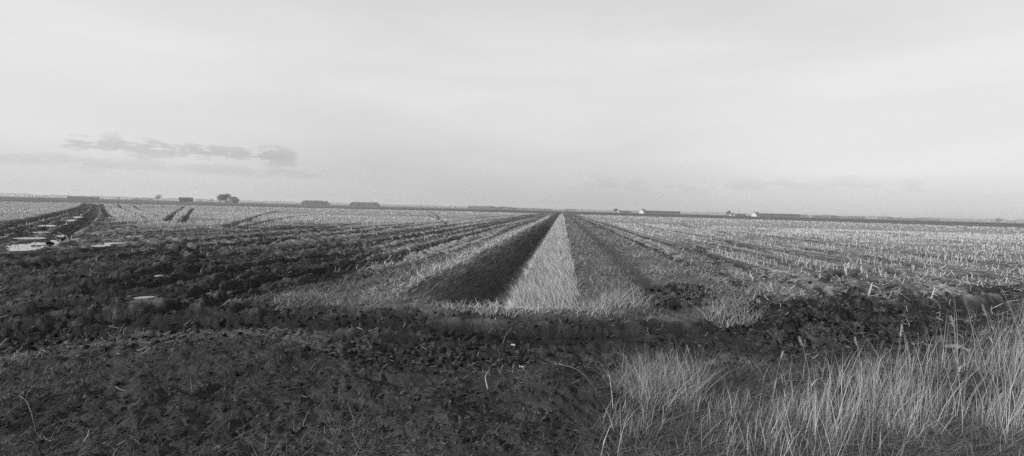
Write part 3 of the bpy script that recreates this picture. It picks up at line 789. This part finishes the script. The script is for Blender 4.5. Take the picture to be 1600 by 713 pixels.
scrap(413, 511, .03, 'tiny white scrap on the dark mud left of the ditch')
scrap(1331, 490, .045, 'white crumpled scrap on top of the big clod heap')
scrap(1184, 482, .022, 'tiny white scrap at the left end of the big clod heap')
scrap(802, 540, .025, 'small white scrap beside the bent branch')
scrap(815, 572, .022, 'small pale scrap on the turf crest below the bent branch')
# marker posts at the far end of the ditch
def post(u, v, h, label):
    x, y = xy(u, v); V, Fc = tube([(0, 0, -.2), (.02, 0, h * .6), (.05, .02, h)], [.09, .085, .07], 8)
    o = mesh_obj('marker_post', V, Fc, M_bark, category='post', label=label, smooth=True); o.location = (x, y, 0)
post(1.4, 150, 2.2, 'thin dark post standing by the far end of the ditch')

# ------------------------------------------------------------------ horizon
def box(name, x0, x1, y0, y1, z0, z1, mat, parent=None):
    V = [(x, y, z) for x in (x0, x1) for y in (y0, y1) for z in (z0, z1)]
    Fc = [(0,1,3,2),(4,6,7,5),(0,4,5,1),(2,3,7,6),(0,2,6,4),(1,5,7,3)]
    return mesh_obj(name, V, Fc, mat, None, parent)
def building(px_, dist, w, dep, eave, ridge, wall, roof, name, cat, label, rot_=0, doors=1, windows=2, hip=0):
    p = bearing(px_, dist); root = bpy.data.objects.new(name, None); col.objects.link(root); root.location = (p[0], p[1], 0)
    root.rotation_euler[2] = -math.atan2(p[0], p[1]) + rot_
    root['category'] = cat; root['label'] = label
    # walls with gables
    V = [(-w/2,-dep/2,-.5),(w/2,-dep/2,-.5),(w/2,dep/2,-.5),(-w/2,dep/2,-.5),(-w/2,-dep/2,eave),(w/2,-dep/2,eave),(w/2,dep/2,eave),(-w/2,dep/2,eave),(-w/2+hip,0,ridge),(w/2-hip,0,ridge)]
    me = bpy.data.meshes.new('wall'); me.from_pydata(V, [], [(0,1,5,4),(1,2,6,9,5),(2,3,7,6),(3,0,4,8,7)]); me.materials.append(wall)
    o = bpy.data.objects.new('wall', me); col.objects.link(o); o.parent = root
    ov = .5; sl = (ridge - eave) / (dep / 2)
    V = []
    for sx_ in (-1, 1):
        X = sx_ * (w/2 + ov)
        V += [(X, -dep/2 - ov, eave - sl*ov + .05), (X - sx_*hip, 0, ridge + .05), (X, dep/2 + ov, eave - sl*ov + .05), (X, -dep/2 - ov, eave - sl*ov + .30), (X - sx_*hip, 0, ridge + .35), (X, dep/2 + ov, eave - sl*ov + .30)]
    me = bpy.data.meshes.new('roof'); me.from_pydata(V, [], [(0,1,7,6),(1,2,8,7),(3,9,10,4),(4,10,11,5),(0,6,9,3),(2,5,11,8),(0,3,4,1),(1,4,5,2),(6,7,10,9),(7,8,11,10)]); me.materials.append(roof)
    rf = bpy.data.objects.new('roof', me); col.objects.link(rf); rf.parent = root
    for q in range(doors):
        x = -w/2 + w * (q + 1) / (doors + 1); box('door', x - 1.5, x + 1.5, -dep/2 - .08, -dep/2 + .05, -.2, min(eave - .4, 3), M_dark_wall if wall is not M_dark_wall else M_brick, root)
    for q in range(windows):
        x = -w/2 + w * (q + .5) / windows; box('window', x - .6, x + .6, -dep/2 - .06, -dep/2 + .05, 1.1, min(eave - .3, 2.3), M_glass, root)
    return root
building(290, 800, 15, 8, 3.6, 5.6, M_dark_wall, M_dark_roof, 'field_barn', 'barn', 'long low black barn standing alone left of the farm trees', .1, 2, 0)
building(364, 820, 8, 8, 4.2, 8.6, M_brick, M_grey_roof, 'farmhouse', 'farmhouse', 'gabled farmhouse right of the round bare tree clump', .5, 1, 2)
building(354, 800, 4.5, 4, 2.2, 3.2, M_white_wall, M_grey_roof, 'shed', 'shed', 'tiny white shed in front of the round tree clump', 0, 1, 1)
building(130, 1100, 40, 12, 2.4, 4.2, M_brick, M_grey_roof, 'farm_shed', 'barn', 'long flat farm shed at the left end of the horizon', 0, 3, 0)
building(968, 900, 6, 6, 2.6, 4.4, M_white_wall, M_grey_roof, 'shed', 'shed', 'tiny white shed at the foot of the lone round tree by the ditch', .2, 1, 1)
building(977, 900, 17, 8, 2.0, 3.2, M_dark_wall, M_dark_roof, 'farm_shed', 'barn', 'low black shed between the lone round tree and the long barn', 0, 2, 0)
building(1004, 880, 9, 9, 3.4, 7.0, M_white_wall, M_grey_roof, 'farmhouse', 'farmhouse', 'white gabled house at the left end of the long barn by the ditch', .9, 1, 2)
building(1034, 890, 56, 14, 2.8, 4.9, M_brick, M_dark_roof, 'long_barn', 'barn', 'long dark roofed barn right of the white gabled house', .05, 4, 0)
building(1143, 900, 7, 6, 2.6, 4.4, M_white_wall, M_grey_roof, 'shed', 'shed', 'tiny white shed right of the round tree at the start of the right field', .2, 1, 1)
building(1156, 900, 15, 8, 2.0, 3.2, M_dark_wall, M_dark_roof, 'farm_shed', 'barn', 'low black shed left of the white house on the right horizon', 0, 2, 0)
building(1180, 880, 9, 9, 3.4, 7.0, M_white_wall, M_grey_roof, 'farmhouse', 'farmhouse', 'white gabled house at the left end of the right horizon barn', .9, 1, 2)
building(1212, 890, 62, 14, 2.8, 5.0, M_brick, M_dark_roof, 'long_barn', 'barn', 'long dark roofed barn on the right horizon behind the stubble', .05, 4, 0)

def crown_faces(n, fn, s):
    """n small twig faces placed by fn"""
    P = fn(n); a = rng.uniform(0, 6.28, n); b = rng.uniform(-.9, .9, n)
    d = np.stack([np.cos(a) * np.cos(b), np.sin(a) * np.cos(b), np.sin(b) + .5], -1); d /= np.linalg.norm(d, axis=1)[:, None]
    r = rng.normal(size=(n, 3)); sd_ = np.cross(d, r); sd_ /= np.linalg.norm(sd_, axis=1)[:, None]
    L_ = (s * rng.uniform(.6, 1.5, n))[:, None]; W = (s * .10 * rng.uniform(.6, 1.4, n))[:, None]
    V = np.stack([P - sd_ * W, P + sd_ * W, P + d * L_ + sd_ * W * .4, P + d * L_ - sd_ * W * .4], 1).reshape(-1, 3)
    return V, (np.arange(n) * 4)[:, None] + np.array([[0, 1, 2, 3]])
def tree(px_, dist, h, w, label, dens=1500, bare=.5, category='tree', name='bare_tree'):
    p = bearing(px_, dist); root = bpy.data.objects.new(name, None); col.objects.link(root); root.location = (p[0], p[1], 0)
    root['category'] = category; root['label'] = label
    V, Fc = [], []
    def add(pts, rads):
        a, b = tube(pts, rads, 6); o = len(V); V.extend(a); Fc.extend([tuple(i + o for i in f) for f in b])
    add([(0,0,-.3),(0.1,0,h*.2),(-.1,.1,h*.45),(.1,0,h*.8)], [.035*h,.028*h,.02*h,.008*h])
    for q in range(9):
        a = rng.uniform(0, 6.28); t = rng.uniform(.18, .6); L_ = w * rng.uniform(.32, .5)
        add([(0,0,h*t),(math.cos(a)*L_*.5,math.sin(a)*L_*.5,h*(t+.13)),(math.cos(a)*L_,math.sin(a)*L_,h*min(.95,t+.33))],[.014*h,.009*h,.004*h])
    mesh_obj('trunk', V, Fc, M_bark, None, root)
    lob = [(rng.uniform(-.22,.22)*w, rng.uniform(-.22,.22)*w, h*rng.uniform(.34,.70), rng.uniform(.24,.36)) for _ in range(7)]
    def fn(n):
        L_ = np.array(lob)[rng.integers(0, len(lob), n)]
        q = rng.normal(size=(n, 3)); q /= np.linalg.norm(q, axis=1)[:, None]; q *= (rng.random(n) ** .45)[:, None]
        return L_[:, :3] + q * np.stack([L_[:, 3]*w, L_[:, 3]*w, L_[:, 3]*h*.8], -1)
    a, b = crown_faces(int(dens * 1.5), fn, h * .07); a[:, 2] = np.maximum(a[:, 2], .1 * h); mesh_obj('crown', a, b, M_twig, None, root)
for a in ((246,850,10.5,11,'thin bare tree on the horizon left of the black barn',500),
          (343,830,14,13,'left half of the round bare tree clump beside the farmhouse',2200),
          (352,838,15,14,'taller right tree of the round clump beside the farmhouse',2600),
          (371,830,7.5,5,'small pointed tree right of the gabled farmhouse',700),
          (312,860,5.5,9,'low bare tree between the black barn and the round clump',500),
          (330,870,7,7,'small bare tree just left of the round clump',350),
          (185,950,5.5,8,'low bush on the horizon right of the flat farm shed',500),
          (767,1100,10,12,'faint bare tree rising behind the long dark hedge',300),
          (783,1100,9.5,10,'second faint bare tree rising behind the right part of the long dark hedge',300),
          (657,1050,6.5,8,'small bare tree on the horizon left of the long dark hedge',350),
          (711,1050,6,7,'little bare tree at the left end of the long dark hedge',350),
          (961,905,9,8.5,'lone round tree on the horizon right of the ditch end',1600),
          (978,925,7,6,'small bare tree behind the low black shed by the lone round tree',350),
          (1136,905,9.5,9,'round tree on the horizon at the start of the right field',1700),
          (1154,925,7,6,'small bare tree behind the low black shed on the right',350),
          (1391,1000,5.5,12,'low bare tree in the middle of the right horizon',400),
          (1560,950,8.5,9,'lone thin bare tree at the right end of the horizon',500)):
    tree(a[0], a[1], a[2], a[3], a[4], a[5])

def belt(px0, px1, dist, h, dep, name, label, dens, rag=.25, kind='stuff', mat=None):
    p0, p1 = bearing(px0, dist), bearing(px1, dist); L_ = np.hypot(*(p1 - p0)); n = int(dens * 3.2 * L_)
    dr = (p1 - p0) / L_; nm = np.array([-dr[1], dr[0]])
    def fn(n):
        s = rng.random(n); t = s * L_
        top = h * (1 - rag + rag * 2 * (fbm(t * .09, t * 0, 3, px0 * .1) - .15)) * np.clip(np.minimum(s, 1 - s) * L_ / (h * .5), .25, 1) ** .5
        z = top * rng.random(n) ** .8; k = rng.uniform(-.5, .5, n) * dep
        return np.stack([p0[0] + dr[0]*t + nm[0]*k, p0[1] + dr[1]*t + nm[1]*k, z], -1)
    a, b = crown_faces(n, fn, h * .16); a[:, 2] = np.maximum(a[:, 2], -.2)
    o = mesh_obj(name, a, b, mat or M_twig, kind=kind, label=label)
    return o
belt(470, 514, 900, 7.0, 22, 'far_wood', 'dense block of wood on the horizon right of the farm', 45, .12)
belt(546, 592, 900, 6.8, 22, 'far_wood', 'dense block of wood left of the middle horizon', 45, .14)
belt(730, 806, 950, 6.0, 16, 'far_hedge', 'long dark hedge in the middle of the horizon', 32, .25)
belt(800, 862, 980, 4.6, 16, 'far_hedge', 'lower right end of the long dark hedge', 26, .2)
belt(1240, 1262, 930, 5.2, 14, 'far_hedge', 'short hedge right of the long barn', 26, .3)
belt(1268, 1309, 930, 5.4, 14, 'far_hedge', 'dark hedge on the right horizon', 30, .2)
belt(1322, 1352, 960, 4.8, 14, 'far_hedge', 'small hedge right of the dark hedge', 26, .25)
belt(1370, 1470, 1000, 4.6, 14, 'far_hedge', 'ragged hedge along the right horizon', 20, .45)
belt(205, 240, 900, 3.8, 14, 'far_hedge', 'low hedge left of the thin bare tree', 24, .4)
belt(-700, 300, 1300, 6.2, 26, 'far_treeline', 'faint treeline along the left horizon', 16, .35)
belt(290, 900, 1300, 6.0, 26, 'far_treeline', 'faint treeline along the middle horizon', 16, .4)
belt(880, 1320, 1300, 6.2, 26, 'far_treeline', 'faint treeline right of the ditch', 16, .4)
belt(1300, 2500, 1300, 6.2, 26, 'far_treeline', 'faint treeline along the right horizon', 16, .35)

# ------------------------------------------------------------------ light, sky, air
EL, AZ = 19.0, -134.0       # sun height; bearing from +Y, negative to the left (it stands behind and left of the camera)
sun_d = bpy.data.lights.new('sun', 'SUN'); sun = bpy.data.objects.new('sun', sun_d); col.objects.link(sun)
sd_ = Vector((math.sin(R(AZ)) * math.cos(R(EL)), math.cos(R(AZ)) * math.cos(R(EL)), math.sin(R(EL))))
sun.rotation_euler = sd_.to_track_quat('Z', 'Y').to_euler()
sun_d.energy = 4.8; sun_d.angle = R(.6); sun_d.color = (1, 1, 1)

w = bpy.data.worlds.new('World'); sc.world = w; w.use_nodes = True
nt = w.node_tree; N = nt.nodes.new; L = nt.links.new
bg = nt.nodes['Background']
sky = N('ShaderNodeTexSky'); sky.sky_type = 'NISHITA'; sky.sun_disc = False; sky.sun_elevation = R(EL); sky.sun_rotation = R(AZ % 360); sky.dust_density = 2.0
bw = N('ShaderNodeRGBToBW'); L(sky.outputs[0], bw.inputs[0])
def math_(op, a, b=None, c=None):
    n = N('ShaderNodeMath'); n.operation = op
    for i_, q in enumerate((a, b, c)):
        if q is None: continue
        if isinstance(q, (int, float)): n.inputs[i_].default_value = q
        else: L(q, n.inputs[i_])
    return n.outputs[0]
def mrange(src, a0, a1, b0, b1, smooth=True):
    r = N('ShaderNodeMapRange'); r.interpolation_type = 'SMOOTHSTEP' if smooth else 'LINEAR'
    for k_, v_ in (('From Min', a0), ('From Max', a1), ('To Min', b0), ('To Max', b1)): r.inputs[k_].default_value = v_
    L(src, r.inputs['Value']); return r.outputs[0]
tc = N('ShaderNodeTexCoord'); sx_ = N('ShaderNodeSeparateXYZ'); L(tc.outputs['Generated'], sx_.inputs[0])
elev = sx_.outputs[2]
azi = math_('ARCTAN2', sx_.outputs[0], sx_.outputs[1])
# veil of thin high cloud: evens the clear sky out to a pale grey
veil = 6.2
base = math_('ADD', math_('MULTIPLY', bw.outputs[0], .22), mrange(elev, -.02, .26, veil * .80, veil * 1.14))
base = math_('MULTIPLY', base, mrange(elev, .2, .6, 1.0, .80))
cv = N('ShaderNodeCombineXYZ'); L(azi, cv.inputs[0]); L(math_('MULTIPLY', elev, 6.0), cv.inputs[1])
nz1 = N('ShaderNodeTexNoise'); nz1.inputs['Scale'].default_value = 1.6; nz1.inputs['Detail'].default_value = 5; nz1.inputs['Distortion'].default_value = .3; L(cv.outputs[0], nz1.inputs['Vector'])
base = math_('MULTIPLY', base, mrange(nz1.outputs['Fac'], .3, .7, .95, 1.05))
# the haze is brightest low on the right and on the left
gl = math_('MULTIPLY', mrange(azi, .15, .60, 0, .20), mrange(elev, .28, .08, 0, 1))
gl = math_('ADD', gl, math_('MULTIPLY', mrange(azi, -.25, -.75, 0, .16), mrange(elev, .30, .12, 0, 1)))
base = math_('MULTIPLY', base, math_('ADD', gl, 1.0))
# low row of small grey clouds to the left
cv2 = N('ShaderNodeCombineXYZ'); L(azi, cv2.inputs[0]); L(math_('MULTIPLY', elev, 3.2), cv2.inputs[1])
nz2 = N('ShaderNodeTexNoise'); nz2.inputs['Scale'].default_value = 20; nz2.inputs['Detail'].default_value = 8; nz2.inputs['Roughness'].default_value = .64; L(cv2.outputs[0], nz2.inputs['Vector'])
def band(e0, e1, a0, a1, lo, hi, amt):
    eb = math_('MULTIPLY', mrange(elev, e0 - .014, (e0 + e1) / 2, 0, 1), mrange(elev, (e0 + e1) / 2, e1 + .014, 1, 0))
    ab = math_('MULTIPLY', mrange(azi, a0, a0 + .09, 0, 1), mrange(azi, a1 - .09, a1, 1, 0))
    thr = math_('MULTIPLY', math_('MULTIPLY', eb, ab), 1.0)
    v_ = math_('ADD', nz2.outputs['Fac'], math_('MULTIPLY', thr, .26))
    return math_('MULTIPLY', math_('MULTIPLY', mrange(v_, lo, hi, 0, 1), thr), amt)
c1 = band(.066, .098, -.78, -.34, .64, .74, .22)
c2 = band(.044, .062, -.90, -.30, .58, .78, .11)
c3 = band(.030, .075, .05, .75, .62, .86, .08)
tot = math_('SUBTRACT', 1.0, math_('ADD', c1, math_('ADD', c2, c3)))
fin = math_('MULTIPLY', base, tot)
L(fin, bg.inputs['Color']); bg.inputs['Strength'].default_value = .1

hz_m = bpy.data.materials.new('haze_air'); hz_m.use_nodes = True; hn = hz_m.node_tree; hn.nodes.clear()
ho = hn.nodes.new('ShaderNodeOutputMaterial'); pv = hn.nodes.new('ShaderNodeVolumePrincipled'); pv.inputs['Color'].default_value = (.95, .95, .95, 1)
pv.inputs['Density'].default_value = .0003; pv.inputs['Anisotropy'].default_value = .2; hn.links.new(pv.outputs[0], ho.inputs['Volume'])
V = [(x, y, z) for x in (-5200, 5200) for y in (-5200, 5200) for z in (-3.2, 22)]
hz = mesh_obj('haze', V, [(0,1,3,2),(4,6,7,5),(0,4,5,1),(2,3,7,6),(0,2,6,4),(1,5,7,3)], hz_m, kind='stuff', label='thin pale haze over the fields')

vs = sc.view_settings; vs.view_transform = 'Standard'; vs.look = 'None'; vs.exposure = 0; vs.gamma = 1; vs.use_curve_mapping = False
sc.render.engine = 'CYCLES'
sc.cycles.max_bounces = 5; sc.cycles.diffuse_bounces = 2; sc.cycles.use_denoising = False
